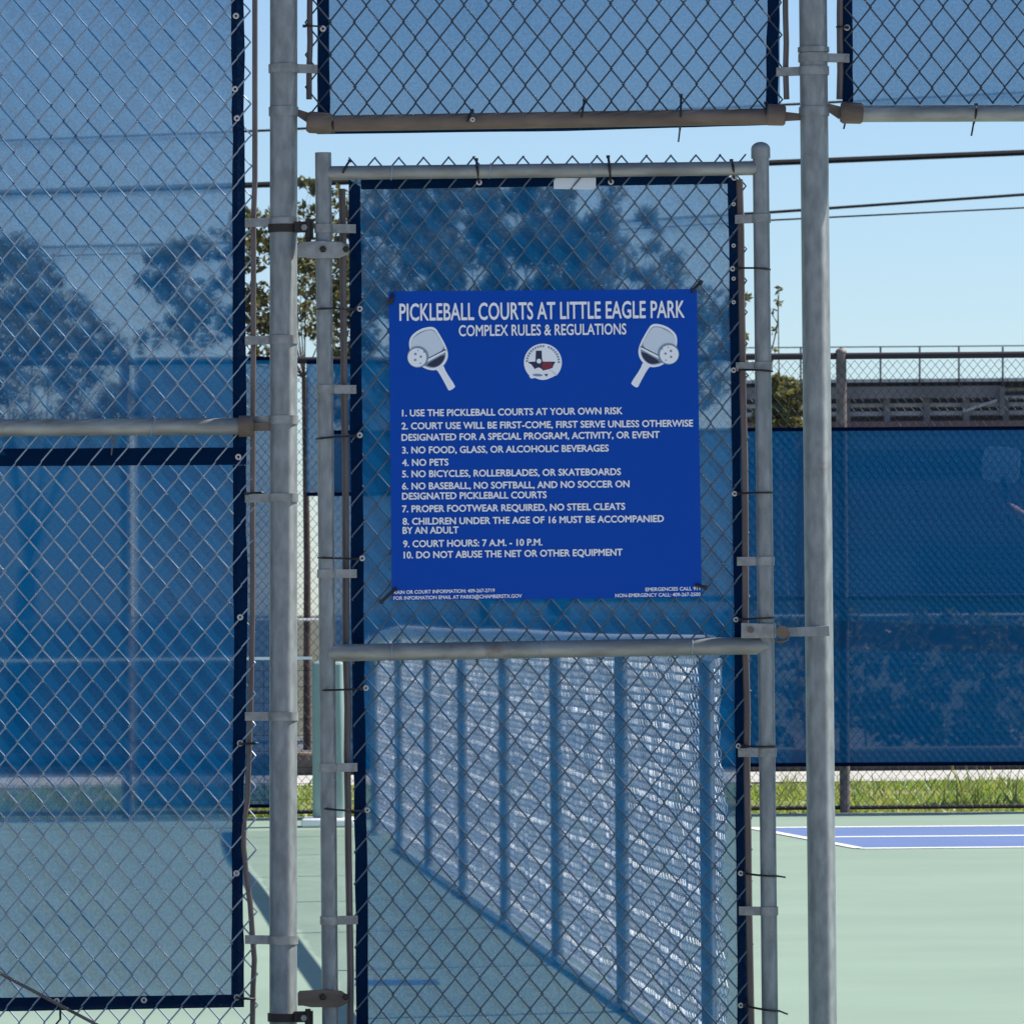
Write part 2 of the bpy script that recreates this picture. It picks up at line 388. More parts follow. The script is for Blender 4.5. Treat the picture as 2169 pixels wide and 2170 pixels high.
# thin bare sprigs at the edge of the wide tree
b = MB()
t = empty('sapling', (2.72, 57.2, -0.02), 'thin bare sapling with a few leaves beside the right side of the gate', 'sapling')
p0 = P(1640, 1500, 57.2); top = P(1648, 625, 57.2)
b.tube([(2.72, 57.2, -0.02), p0.lerp(top, .4) + Vector((.05, 0, 0)), top], [.02, .012, .004], 5)
fo = MB()
for (x, y) in ((1632, 660), (1650, 615), (1640, 700), (1636, 740), (1648, 640), (1630, 760)):
    e = P(x, y, 57.2); b.tube([p0.lerp(top, 0.93), e], [.006, .003], 4); foliage(fo, e, 0.05, 10, 0.035)
b.build('stem', M['twig'], t); fo.build('leaves', [M['leaf2'], M['leaf'], M['leaf3']], t, smooth=False)

# scrubby shrubs behind the far right windscreen
for i, (px, w_, lab) in enumerate(((1600, 70, 'scrubby shrub behind the far windscreen, seen between the gate and the right post'), (1830, 95, 'scrubby shrub behind the far windscreen just right of its post'), (1990, 100, 'scrubby shrub behind the far windscreen, second from the right edge'), (2150, 100, 'scrubby shrub behind the far windscreen at the right edge of the photo'))):
    cl = [(px + uni(-w_, w_), uni(1330, 1585), uni(28, 50)) for q in range(15)]
    tree('shrub', lab, 'shrub', G(px, 1618).xy.to_3d() + Vector((0, 0, -0.02)), 0.012, cl, 46.6, 1500, 0.045, 'shrubs behind the far windscreen', mats=[M['leaf'], M['leaf2'], M['leaf3']], spread=0.3)

# ------------------------------------------------------------------ bleachers far behind the right side
YB = 200.0
def bpx(b, x0, y0, x1, y1, Y, depth):
    a = P(x0, y1, Y); c = P(x1, y0, Y)
    zt = P((x0 + x1) / 2, y0, Y).z; zb = P((x0 + x1) / 2, y1, Y).z
    b.box(((a.x + c.x) / 2, Y + depth / 2, (zt + zb) / 2), (c.x - a.x, depth, zt - zb)); return b
bl = empty('bleachers', P(2000, 1370, YB).xy.to_3d() + Vector((0, 0, -0.02)), 'long dark bleachers with pale bench rows and a rail on top beyond the far fence', 'bleachers')
XL, XR = 1560, 2900
bpx(MB(), XL, 800, XR, 807, YB, 1.2).build('walkway', M['alu'], bl, False)
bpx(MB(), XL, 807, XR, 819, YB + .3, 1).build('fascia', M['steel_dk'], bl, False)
bpx(MB(), XL, 819, 2128, 844, YB + .15, .5).build('back_panel', M['steel_md'], bl, False)
bpx(MB(), XL, 819, XR, 1010, YB + 3.2, .6).build('dark_wall', M['steel_dk'], bl, False)  # plain dark wall behind the bench rows
for (x0, x1, y0, y1) in ((XL, XR, 852, 860), (XL, XR, 869, 878), (2128, XR, 818, 824), (2128, XR, 835, 841)):
    bpx(MB(), x0, y0, x1, y1, YB + .8, .9).build('bench', M['alu'], bl, False)
bpx(MB(), XL, 890, XR, 907, YB + .2, .6).build('beam', M['redsteel'], bl, False)
for px in range(1705, 2900, 84):
    bpx(MB(), px, 843, px + 12, 893, YB + .5, .5).build('strut', M['steel_md'], bl, False)
for px in [1612, 1696, 1781, 1865, 1948, 2031, 2124] + list(range(2208, 2900, 84)):
    k = MB(); k.tube([P(px, 735, YB - .1), P(px, 820, YB - .1)], 0.033, 6); k.build('rail_post', M['rail_dk'], bl)
k = MB(); k.tube([P(XL, 737, YB - .1), P(XR, 727, YB - .1)], 0.022, 6); k.build('guard_rail', M['rail_dk'], bl)
k = MB(); k.tube([P(2040, 872, YB - .1), P(2112, 848, YB - .1)], 0.05, 6); k.build('brace', M['alu'], bl)
k = MB(); bpx(k, 2118, 819, 2128, 880, YB, .3); k.build('support_post', M['steel_md'], bl, False)
bpx(MB(), XL, 907, XR, 950, YB + 1, .6).build('concrete_band', M['steel_md'], bl, False)
bpx(MB(), XL, 1010, XR, 1160, YB + 2, .6).build('lower_wall', M['redsteel'], bl, False)
bpx(MB(), XL, 1160, XR, 1366, YB + 2.3, .6).build('lower_wall', M['steel_md'], bl, False)
bpx(MB(), 1958, 1157, 2400, 1366, YB + 1.5, .6).build('opening', M['steel_dk'], bl, False)  # solid dark box standing in for the shade inside an opening

# ------------------------------------------------------------------ power lines
def cable(pts, r, label):
    pp = [P(x, y, 75.0) for x, y in pts]
    ext = [pp[0] + (pp[0] - pp[1]).normalized() * 30] + pp + [pp[-1] + (pp[-1] - pp[-2]).normalized() * 30]
    b = MB(); b.tube(ext, r * 75 / 45, 6)
    tag(b.build('power_line', M['wirecable'], smooth=True), label, 'power line', 'overhead lines crossing the sky')
cable([(0, 298), (565, 276), (1100, 248), (1690, 220), (2169, 195)], 0.010, 'uppermost overhead line, hidden behind the panel above the gate')
cable([(0, 408), (663, 388), (1180, 366), (1629, 345), (2169, 323)], 0.024, 'thickest black overhead line, passing just above the gate')
cable([(0, 526), (517, 513), (1100, 482), (1640, 449), (2169, 412)], 0.012, 'black overhead line next below the thickest one')
cable([(0, 545), (517, 530), (1100, 500), (1640, 466), (2169, 440)], 0.007, 'thinnest overhead line, lowest of those right of the gate')

# ------------------------------------------------------------------ chain link
def chain(x0, x1, z0, z1, knot, w, h, Y, amp, r, front, n=5, axis=None, jit=0.0, jy=0.0):
    """woven wires: every wire zigzags up the fence, hooking its neighbours; 'front' is the leg on the camera's side"""
    b = MB()
    w = w / 2                                   # neighbouring wires stand half a diamond apart
    kx, kz = knot
    i0 = math.floor((x0 - kx) / w) - 1; i1 = math.ceil((x1 - kx) / w) + 1
    for i in range(i0, i1):
        xc = kx + (i + 0.5) * w
        if xc - w / 2 < x0 - 0.25 * w or xc + w / 2 > x1 + 0.25 * w: continue
        k0 = math.ceil((z0 - kz) / (h / 2)); k1 = math.floor((z1 - kz) / (h / 2))
        pts = []
        jx = uni(-jit, jit)
        for k in range(k0, k1 + 1):
            z = kz + k * h / 2
            right = ((k + i) % 2 == 1)          # which side this corner is on
            x = xc + (w / 2 + r * 0.6) * (1 if right else -1) + jx
            if pts:
                px_, pz = pts_last
                leg = '/' if right else '\\'
                yy = -amp if leg == front else amp
                for tt in (0.16, 0.5, 0.84):
                    pts.append((px_ + (x - px_) * tt, Y + yy, pz + (z - pz) * tt))
            pts.append((x + uni(-jit, jit), Y + uni(-jy, jy), z + (uni(-jit, jit) if jy else 0))); pts_last = (x, z)
        if len(pts) < 3: continue
        if axis: pts = [axis(*p) for p in pts]
        b.tube(pts, r, n)
    return b
def knot_at(px, py): q = P(px, py, YG); return (q.x, q.z)
WX, HZ, WR = 52.4 / S, 67.0 / S, 0.0022

# ------------------------------------------------------------------ pieces of fence hardware
def pipe(a, c, r, n=20, caps=True):
    b = MB(); b.tube([a, c], r, n, caps); return b
def extend(a, c, z0=None, z1=None):
    d = c - a
    if z0 is not None: c = a + d * ((z0 - a.z) / d.z)
    if z1 is not None: a = c + (a - c) * ((z1 - c.z) / (a.z - c.z))
    return a, c
def collar(cx, cy, cz, r, hgt, th=0.003, n=24):
    b = MB(); base = len(b.v)
    for (rr, zz) in ((r, -hgt / 2), (r + th, -hgt / 2), (r + th, hgt / 2), (r, hgt / 2)):
        for j in range(n):
            a = 2 * math.pi * j / n
            b.v.append(Vector((cx + math.cos(a) * rr, cy + math.sin(a) * rr, cz + zz)))
    for q in range(4):
        q2 = (q + 1) % 4
        for j in range(n):
            j2 = (j + 1) % n
            b.face((base + q * n + j, base + q * n + j2, base + q2 * n + j2, base + q2 * n + j))
    return b
def band(parent, post_xy, r, z, x_end, mt='band', hgt=0.021, yb=None, name='tension_band'):
    """strap round a pipe with a flat tab reaching a tension bar"""
    cx, cy = post_xy
    b = collar(cx, cy, z, r, hgt)
    sgn = 1 if x_end > cx else -1
    xs = cx + sgn * r * 0.9
    ye = cy if yb is None else yb
    for dy in (-0.006, 0.006):
        b.prism([(xs, cy + dy - .0015, z - hgt / 2), (xs, cy + dy - .0015, z + hgt / 2), (x_end, ye + dy - .0015, z + hgt / 2), (x_end, ye + dy - .0015, z - hgt / 2)], (0, .003, 0))
    b.tube([(x_end - sgn * .006, ye - .013, z), (x_end - sgn * .006, ye + .013, z)], .0055, 8)
    return b.build(name, M[mt], parent)
def tie(parent, a, c, bulge=0.024, r=0.0026, tail=None, name='cable_tie', mt='black', head=True):
    """cable tie: a strap from a to c bowed over the front of a pipe"""
    a = Vector(a); c = Vector(c); pts = []
    if abs(bulge - .026) < 1e-6: bulge = .046
    for i in range(9):
        t = i / 8; s_ = math.sin(math.pi * t) ** 0.6
        pts.append(a.lerp(c, t) + Vector((0, -bulge * s_, 0)))
    b = MB(); b.tube(pts, r, 6)
    if head: b.box(a + Vector((0, -0.004, 0)), (.009, .008, .007))
    if tail: b.tube([c, c + Vector(tail) * .5 + Vector((0, -.004, 0)), c + Vector(tail)], r * .8, 5)
    return b.build(name, M[mt], parent)
def grommet(parent, p, r=0.0075):
    p = Vector(p); b = MB(); n = 14
    pts = [p + Vector((math.cos(2 * math.pi * j / n) * r * .72, 0, math.sin(2 * math.pi * j / n) * r * .72)) for j in range(n)]
    b.tube(pts, r * .36, 6, closed=True)
    return b.build('grommet', M['brass'], parent)

# ------------------------------------------------------------------ windscreens
def cloth_panel(tl, tr, br, bl_, nx, ny, wav=0.002, seed=0):
    rs = random.Random(seed); ph = [rs.uniform(0, 6.28) for _ in range(4)]
    b = MB()
    for j in range(ny + 1):
        for i in range(nx + 1):
            u, v = i / nx, j / ny
            p = (tl.lerp(tr, u)).lerp(bl_.lerp(br, u), v)
            o = wav * (math.sin(u * 5 + ph[0] + v * 2) + .6 * math.sin(v * 11 + ph[1]) + .4 * math.sin(u * 13 - v * 4 + ph[2]))
            b.v.append(p + Vector((0, o, 0)))
    for j in range(ny):
        for i in range(nx):
            a = j * (nx + 1) + i
            b.face((a, a + 1, a + nx + 2, a + nx + 1))
    return b
def strip(pa, pb, Y, th=0.003):
    """hem between two polylines of photograph pixels"""
    b = MB()
    A = [P(x, y, Y) for x, y in pa]; B = [P(x, y, Y) for x, y in pb]
    n = len(A); base = 0
    for q in range(n):
        b.v += [A[q], B[q], B[q] + Vector((0, th, 0)), A[q] + Vector((0, th, 0))]
    for q in range(n - 1):
        a = 4 * q
        for k in range(4):
            k2 = (k + 1) % 4
            b.face((a + k, a + k2, a + 4 + k2, a + 4 + k))
    b.face((0, 1, 2, 3)); b.face((4 * n - 4, 4 * n - 1, 4 * n - 2, 4 * n - 3))
    return b
def wob(pts, amp, n=6, seed=1):
    """subdivide a pixel polyline with a slight hand-sewn wander"""
    rs = random.Random(seed); out = []
    for (a, c) in zip(pts[:-1], pts[1:]):
        for i in range(n):
            t = i / n; out.append((a[0] + (c[0] - a[0]) * t + rs.uniform(-amp, amp) * 1.8, a[1] + (c[1] - a[1]) * t + rs.uniform(-amp, amp) * .3))
    out.append(pts[-1]); return out

# ================================================================== LEFT FENCE
PR = 58.5 / S / 2
fl = empty('chain_link_fence', P(200, 2325, YG).xy.to_3d(), 'tall chain link fence with round mid rail and big post left of the gate', 'fence')
la, lc = extend(P(601, 0, YG), P(600, 2170, YG), 0.0, 3.1)
pipe(la, lc, PR, 32).build('post', M['galv'], fl)
def lpx(y): return P(601 - y / 2170, y, YG)
YM = YG + 0.028
kn = knot_at(237, 56)
chain(P(-330, 0, YG).x, P(533, 0, YG).x, 0.03, 3.05, kn, 53 / S, 66.0 / S, YM, 0.0032, WR, '/', jit=0.0012).build('wire_mesh', M['wire'], fl)
pipe(P(-420, 909.5, YG), P(520, 903, YG), .0208).build('rail', M['galv_rail'], fl)
b = MB(); p = P(520, 903, YG); b.tube([p + Vector((-.016, 0, 0)), p + Vector((.012, 0, 0)), p + Vector((.02, 0, 0))], [.0265, .0265, .018], 18)
b.box(p + Vector((.035, 0, -.002)), (.05, .010, .02)); b.build('rail_cup', M['rust'], fl)
tb = [(540, -330), (540, 0), (540, 380), (537, 470), (537, 700), (535, 1100), (535, 1300), (531, 1500), (524, 1700), (517, 1740), (516, 1795), (521, 1848), (530, 1915), (535, 1985), (539, 2034), (536, 2095), (535, 2170), (534, 2300)]
b = MB(); b.tube([P(x, y, YM + (.004 if q % 2 else -.003)) for q, (x, y) in enumerate(tb)], .0068, 8); b.build('tension_bar', M['bar'], fl)
for y in (470, 720, 890, 1055, 1518, 1992):
    q = lpx(y); band(fl, (q.x, q.y), PR, q.z, P(518, y, YG).x, yb=YM)
b = MB(); b.tube([P(-100, 2010, YG - .02), P(205, 2172, YG - .02), P(420, 2290, YG - .02)], .0042, 7); b.build('brace_rod', M['bar'], fl)
# tie wires holding the mesh to the mid rail
for px in (-60, 325):
    b = MB(); q = P(px, 905, YG); r_ = .0225
    b.tube([q + Vector((math.sin(a) * .004 + .002 * a, -math.cos(a) * r_, math.sin(a) * r_)) for a in [(-1.9 + 3.9 * i / 10) for i in range(11)]] , .0016, 5)
    b.build('tie_wire', M['wire'], fl)

su = empty('windscreen', P(200, 960, YM), 'upper blue mesh windscreen tied on the left fence above its mid rail', 'windscreen', 'blue windscreens on the front fence')
cloth_panel(P(-420, -330, YM), P(500, -330, YM), P(505, 962, YM), P(-420, 968, YM), 20, 30, .0022, 1).build('mesh_fabric', M['screen'], su)
strip(wob([(489, -330), (489, 0), (493, 350), (494, 968)], .8, 6, 1), wob([(515, -330), (516, 0), (519, 350), (522, 968)], 1.2, 6, 2), YM - .0018).build('hem', M['hem'], su)
slw = empty('windscreen', P(200, 2140, YM), 'lower blue mesh windscreen tied on the left fence below its mid rail', 'windscreen', 'blue windscreens on the front fence')
cloth_panel(P(-420, 962, YM + .003), P(505, 956, YM + .003), P(505, 2128, YM + .003), P(-420, 2140, YM + .003), 20, 30, .0022, 2).build('mesh_fabric', M['screen'], slw)
strip(wob([(494, 986), (495, 1400), (491, 1800), (490, 2108)], .8, 6, 3), wob([(522, 986), (524, 1400), (513, 1800), (517, 2108)], 1.2, 6, 4), YM - .0018).build('hem', M['hem'], slw)
strip(wob([(-420, 953), (522, 948)], .5, 12, 5), wob([(-420, 990), (522, 985)], 1.5, 12, 6), YM - .0022).build('hem', M['hem'], slw)
strip(wob([(-420, 2123), (0, 2115), (517, 2108)], .5, 8, 7), wob([(-420, 2150), (0, 2144), (517, 2135)], 1.0, 8, 8), YM - .0022).build('hem', M['hem'], slw)
for (px, py) in ((500, 33), (502, 250), (498, 188)): grommet(su, P(px, py, YM - .005))
for (px, py) in ((505, 968), (509, 1308), (509, 1575), (501, 1851), (502, 2114), (120, 2122), (305, 2120)): grommet(slw, P(px, py, YM - .006))
tie(slw, P(522, 1046, YM - .006), P(558, 1044, YM), .012, .003); tie(slw, P(509, 1577, YM - .01), P(546, 1575, YM), .012, .0032)
tie(slw, P(502, 2115, YM - .01), P(540, 2117, YM), .012, .0036)
tie(slw, P(128, 2128, YM - .01), P(128, 2160, YM), .006, .003, (-.012, 0, -.014))
tie(slw, P(240, 930, YM - .01), P(236, 965, YM), .006, .002, mt='bar')

# ================================================================== PANEL ABOVE THE GATE
ft = empty('chain_link_fence', P(1150, 2325, YG).xy.to_3d(), 'raised chain link panel with a stained bottom rail spanning above the gate', 'fence')
YT = YG + .022
pipe(P(655, 262, YG), P(1652, 246, YG), .0200).build('rail', M['rust'], ft)
chain(P(650, 0, YG).x, P(1668, 0, YG).x, P(1100, 262, YG).z, 3.1, knot_at(828, 78), 51.8 / S, 69.0 / S, YT, .004, WR, '\\', jit=.0012).build('wire_mesh', M['wire_backlit'], ft)
for (x0, x1, ya, yb_) in ((650, 704, 258, 262), (1622, 1664, 242, 244)):
    b = MB(); a = P(x0, ya, YG); c = P(x1, yb_, YG); b.tube([a, a.lerp(c, .12), a.lerp(c, .9), c], [.022, .027, .026, .0215], 16); b.build('rail_cup', M['rust'], ft)
b = MB(); b.prism([P(622, 228, YG - .006), P(622, 240, YG - .006), P(655, 262, YG - .006), P(660, 240, YG - .006)], (0, .012, 0)); b.build('rail_bracket', M['rust'], ft)
b = MB(); b.prism([P(1660, 236, YG - .006), P(1660, 256, YG - .006), P(1695, 254, YG - .006), P(1695, 240, YG - .006)], (0, .012, 0)); b.build('rail_bracket', M['rust'], ft)
for x in (656, 1665):
    b = MB(); b.tube([P(x + uni(-1.5, 1.5), yy, YT) for yy in range(-330, 245, 60)], .0072, 8); b.build('tension_bar', M['bar'], ft)
q = lpx(145); band(ft, (q.x, q.y), PR + .0005, q.z, P(672, 145, YG).x, yb=YT)
q = lpx(236); collar(q.x, q.y, q.z, PR, .022).build('rail_band', M['galv'], ft)
st = empty('windscreen', P(1150, 240, YT), 'blue mesh windscreen stretched on the panel above the gate', 'windscreen', 'blue windscreens on the front fence')
YS = YT + .009
cloth_panel(P(672, -330, YS), P(1652, -330, YS), P(1652, 244, YS), P(672, 262, YS), 24, 14, .001, 3).build('mesh_fabric', M['screen'], st)
strip(wob([(672, -330), (672, 0), (673, 252)], .7, 6, 11), wob([(698, -330), (698, 0), (699, 252)], .7, 6, 12), YS - .003).build('hem', M['hem'], st)
strip(wob([(1628, -330), (1626, 0), (1621, 240)], .7, 6, 13), wob([(1653, -330), (1651, 0), (1648, 240)], .7, 6, 14), YS - .003).build('hem', M['hem'], st)
strip(wob([(672, 264), (1200, 252), (1640, 240)], .7, 8, 15), wob([(672, 284), (1200, 277), (1450, 272), (1640, 264)][:2] + [(1640, 264)], 1.2, 8, 16), YS - .003).build('hem', M['hem'], st)
for (a, c, tl_) in (((1000, 234), (984, 272), None), ((1238, 212), (1228, 270), None), ((1442, 202), (1440, 275), (-.004, -.005, -.03)), ((1622, 218), (1621, 262), None), ((704, 248), (707, 282), None)):
    tie(st, P(a[0], a[1], YT), P(c[0], c[1], YT), .044, .0028, tl_)
tie(st, P(645, 55, YT), P(680, 56, YT), .012, .0025); grommet(st, P(684, 60, YS - .006)); grommet(st, P(1001, 253, YG - .024), .006)

# ================================================================== RIGHT FENCE
fr = empty('chain_link_fence', P(1900, 2325, YG).xy.to_3d(), 'big round post right of the gate carrying a raised chain link panel', 'fence')
ra, rc = extend(P(1722, 0, YG), P(1743, 2170, YG), 0.0, 3.1)
pipe(ra, rc, PR * 1.02, 32).build('post', M['galv'], fr)
def rpx(y): return P(1722 + 21 * y / 2170, y, YG)
pipe(P(1788, 241, YG), P(2620, 238, YG), .0205).build('rail', M['galv_rail'], fr)
chain(P(1777, 0, YG).x, P(2600, 0, YG).x, P(1900, 250, YG).z, 3.1, knot_at(1870, 47), 52.0 / S, 69.0 / S, YT, .004, WR, '/', jit=.0012).build('wire_mesh', M['wire_backlit'], fr)
b = MB(); a = P(1780, 238, YG); c = P(1828, 240, YG); b.tube([a, a.lerp(c, .12), a.lerp(c, .9), c], [.022, .027, .026, .0215], 16); b.build('rail_cup', M['rust'], fr)
b = MB(); b.prism([P(1752, 218, YG - .006), P(1752, 234, YG - .006), P(1778, 252, YG - .006), P(1784, 226, YG - .006)], (0, .012, 0)); b.build('rail_bracket', M['rust'], fr)
b = MB(); b.tube([P(1779 + uni(-1, 1), yy, YT) for yy in range(-330, 240, 60)], .0078, 8); b.build('tension_bar', M['bar'], fr)
q = rpx(122); band(fr, (q.x, q.y), PR * 1.02 + .0005, q.z, P(1800, 122, YG).x, yb=YT)
q = rpx(150); band(ft, (q.x, q.y), PR * 1.02 + .0005, q.z, P(1645, 150, YG).x, yb=YT)
q = rpx(105); collar(q.x, q.y, q.z, PR * 1.03, .012, .004).build('post_ring', M['galv'], fr)
q = rpx(236); collar(q.x, q.y, q.z, PR * 1.02, .022).build('rail_band', M['galv'], fr)
sr = empty('windscreen', P(2000, 240, YT), 'blue mesh windscreen on the raised panel at the top right corner', 'windscreen', 'blue windscreens on the front fence')
cloth_panel(P(1786, -330, YS), P(2600, -330, YS), P(2600, 238, YS), P(1786, 240, YS), 20, 14, .001, 4).build('mesh_fabric', M['screen'], sr)
strip(wob([(1785, -330), (1784, 0), (1785, 225)], .7, 6, 21), wob([(1806, -330), (1805, 0), (1807, 225)], .7, 6, 22), YS - .003).build('hem', M['hem'], sr)
grommet(sr, P(1794, 58, YS - .006)); tie(sr, P(1794, 58, YS - .008), P(1772, 57, YT), .012, .0025)
tie(sr, P(2067, 222, YT), P(2062, 262, YT), .044, .003, (-.006, -.005, -.03)); tie(sr, P(1797, 218, YT), P(1791, 256, YT), .044, .003, (-.005, -.004, -.02))

# ================================================================== GATE
YP = YG - .03
gt = empty('gate', P(1150, 2325, YP).xy.to_3d(), 'closed single chain link gate in a pipe frame carrying the blue rules sign', 'gate')
def gl(y): return P(684.5 + 15 * (y - 321) / 1849, y, YP)
def gr(y): return P(1611 + 20 * (y - 301) / 1869, y, YP)
GR = .0200
a, c = extend(gl(323), gl(2170), 0.04); b = pipe(a, c, GR, 24); b.build('stile', M['galv'], gt)
a, c = extend(gr(318), gr(2170), 0.04); b = pipe(a, c, GR, 24); b.build('stile', M['galv'], gt)
b = MB(); q = gr(318); b.tube([q + Vector((0, 0, -.02)), q + Vector((0, 0, .004))], .0235, 20); b.ball(q + Vector((0, 0, .003)), .0235, 20, 8, (1, 1, .75), 0, .5); b.build('stile_cap', M['galv'], gt)
pipe(P(690, 366.5, YP), P(1612, 356, YP), .0172, 20).build('rail', M['galv_rail'], gt)
pipe(P(696, 1384, YP), P(1626, 1368, YP), .0212, 20).build('rail', M['galv_rail'], gt)
zb_ = 0.06
pipe(Vector((gl(2200).x, YP, zb_)), Vector((gr(2200).x, YP, zb_)), .0185, 20).build('rail', M['galv_rail'], gt)
YGM = YP + .030
kg = knot_at(793.6, 333)
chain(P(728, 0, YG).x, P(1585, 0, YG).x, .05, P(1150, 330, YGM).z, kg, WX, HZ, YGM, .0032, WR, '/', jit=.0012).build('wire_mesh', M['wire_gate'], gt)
for pts_ in ([(726, 400), (729, 700), (732, 1100), (735, 1500), (739, 1800), (742, 2200), (744, 2320)], [(1568, 380), (1573, 700), (1578, 1100), (1581, 1500), (1587, 1900), (1591, 2320)]):
    fine = wob(pts_, 1.0, 3, 31)
    b = MB(); b.tube([P(x, y, YGM + uni(-.001, .001)) for x, y in fine], .0085, 8); b.build('tension_bar', M['bar'], gt)
for y in (484, 825, 1216, 1627, 1951):
    q = gl(y); band(gt, (q.x, q.y), GR, q.z, P(752 + 6 * y / 2170, y, YP).x, yb=YGM - .008)
for y in (463, 776, 1189, 1595, 1931):
    q = gr(y); band(gt, (q.x, q.y), GR, q.z, P(1555 + 12 * y / 2170, y, YP).x, yb=YGM - .008)
# twisted wire ties on the rails
for (px, py, rr) in ((830, 365, .0172), (1038, 362, .0172), (1250, 360, .0172), (1466, 1371, .0212), (1145, 1376, .0212), (830, 1382, .0212)):
    b = MB(); q = P(px, py, YP)
    b.tube([q + Vector((.0012 * t, -math.cos(t) * (rr + .0012), math.sin(t) * (rr + .0012))) for t in [(-2.3 + 4.6 * i / 12) for i in range(13)]], .0016, 5)
    b.build('tie_wire', M['wire'], gt)
# hinges
def hinge(y, dark):
    h = MB(); q = gl(y); x0 = P(634, y, YP).x; x1 = P(741, y, YP).x; zz = q.z
    ht = .040
    h.prism([(x0, YP - .027, zz - ht / 2 + .006), (x0, YP - .027, zz + ht / 2), (x0 + .055, YP - .030, zz + ht / 2 + .003), (x1 - .02, YP - .030, zz + ht / 2), (x1, YP - .028, zz + .006), (x1 - .004, YP - .028, zz - .010), (x1 - .025, YP - .030, zz - ht / 2), (x0 + .03, YP - .030, zz - ht / 2)], (0, .008, 0))
    c_ = collar(q.x, q.y, zz, GR, ht * .9, .004); off = len(h.v); h.v += c_.v
    for f_ in c_.f: h.face(tuple(i + off for i in f_))
    h.box((x0 + .012, YP - .012, zz), (.03, .03, ht * .8))
    o = h.build('hinge', M['rust'] if dark else M['band'], gt, bevel=.0015)
    for px in (684, 733):
        k = MB(); p_ = P(px, y - 3, YP - .030); k.tube([p_, p_ + Vector((0, -.006, 0)), p_ + Vector((0, -.009, 0))], [.0085, .0085, .005], 6); k.build('bolt', M['bolt'], o)
    return o
hinge(531, False); hinge(2116, True)
def pintle(y, parent):
    q = lpx(y); b = collar(q.x, q.y, q.z, PR + .0006, .020, .004)
    x = q.x + PR
    b.box((x + .016, YG - .02, q.z + .002), (.045, .022, .026)); b.box((x + .03, YG - .028, q.z - .006), (.02, .02, .045))
    b.tube([(x + .028, YG - .036, q.z - .05), (x + .028, YG - .036, q.z + .022)], .007, 10)
    o = b.build('hinge_pintle', M['bolt'], parent)
    k = MB(); k.tube([(x + .018, YG - .034, q.z), (x + .018, YG - .043, q.z)], .008, 6); k.build('bolt', M['band'], o)
pintle(484, fl); pintle(2156, fl)
# latch
lt = MB(); q = gr(1336); zz = q.z
lt2 = collar(q.x, q.y, zz, GR, .036, .005); lt.v += lt2.v; lt.f += lt2.f; lt.mi += lt2.mi
lt.prism([P(1570, 1320, YP - .026), P(1570, 1353, YP - .026), P(1640, 1352, YP - .026), P(1640, 1322, YP - .026)], (0, .006, 0))
lo = lt.build('latch', M['band'], gt, bevel=.001)
k = MB(); p_ = P(1590, 1335, YP - .028); k.tube([p_, p_ + Vector((0, -.006, 0))], .008, 8); k.build('bolt', M['rust'], lo)
k = MB(); p_ = P(1657, 1340, YP - .022); k.tube([p_, p_ + Vector((0, -.012, 0))], .016, 14)
k.tube([P(1642, 1358, YP - .03), P(1655, 1360, YP - .034), P(1668, 1356, YP - .03), P(1672, 1340, YP - .03)], .003, 6); k.build('latch_pivot', M['rust'], lo)
k = MB(); k.prism([P(1662, 1330, YG - PR - .006), P(1664, 1349, YG - PR - .006), P(1757, 1348, YG - PR - .004), P(1757, 1326, YG - PR - .004)], (0, .005, 0)); k.build('latch_arm', M['galv'], lo, bevel=.001)

# gate windscreen
sg = empty('windscreen', P(1150, 2200, YGM), 'blue mesh windscreen filling the gate behind the rules sign', 'windscreen', 'blue windscreens on the front fence')
YW = YGM + .0015
cloth_panel(P(742, 380, YW), P(1560, 374, YW), P(1580, 2280, YW), P(757, 2290, YW), 24, 40, .001, 5).build('mesh_fabric', M['screen'], sg)
strip(wob([(739, 380), (741, 800), (745, 1400), (752, 1800), (756, 2290)], .8, 6, 41), wob([(763, 395), (767, 800), (771, 1400), (777, 1800), (783, 2290)], .8, 6, 42), YW - .0018).build('hem', M['hem'], sg)
strip(wob([(1542, 376), (1548, 800), (1556, 1400), (1559, 1800), (1563, 2290)], .8, 6, 43), wob([(1562, 376), (1567, 800), (1575, 1400), (1580, 1800), (1586, 2290)], .8, 6, 44), YW - .0018).build('hem', M['hem'], sg)
strip(wob([(764, 372), (1541, 366)], .3, 10, 45), wob([(764, 401), (1541, 389)], .6, 10, 46), YW - .0018).build('hem', M['hem'], sg)
b = MB(); b.prism([P(1173, 377, YW - .0028), P(1262, 376, YW - .0028), P(1262, 402, YW - .0028), P(1173, 400, YW - .0028)], (0, .0008, 0)); b.build('care_label', M['pale'], sg, False)
for (px, x2, py, dy) in ((672, 752, 655, 1), (672, 752, 930, -6), (676, 757, 1182, 3), (680, 765, 1463, -3), (683, 768, 1713, 6)):
    tie(sg, P(x2, py + dy, YGM - .008), P(px - 2, py, YP), .026, .0028); grommet(sg, P(x2 + 10, py + dy - 2, YW - .006), .007)
for (px, x2, py, dy, tl_) in ((1628, 1560, 571, -2, None), (1633, 1562, 787, -3, None), (1634, 1564, 1044, 2, None), (1637, 1567, 1309, 4, None), (1641, 1572, 1582, -1, None), (1645, 1577, 1857, -6, (.018, -.002, -.003)), (1648, 1577, 2143, -12, (.02, -.002, -.008))):
    tie(sg, P(x2, py + dy, YGM - .008), P(px + 3, py, YP), .026, .0028, tl_); grommet(sg, P(x2 - 8, py + dy, YW - .006), .0065)
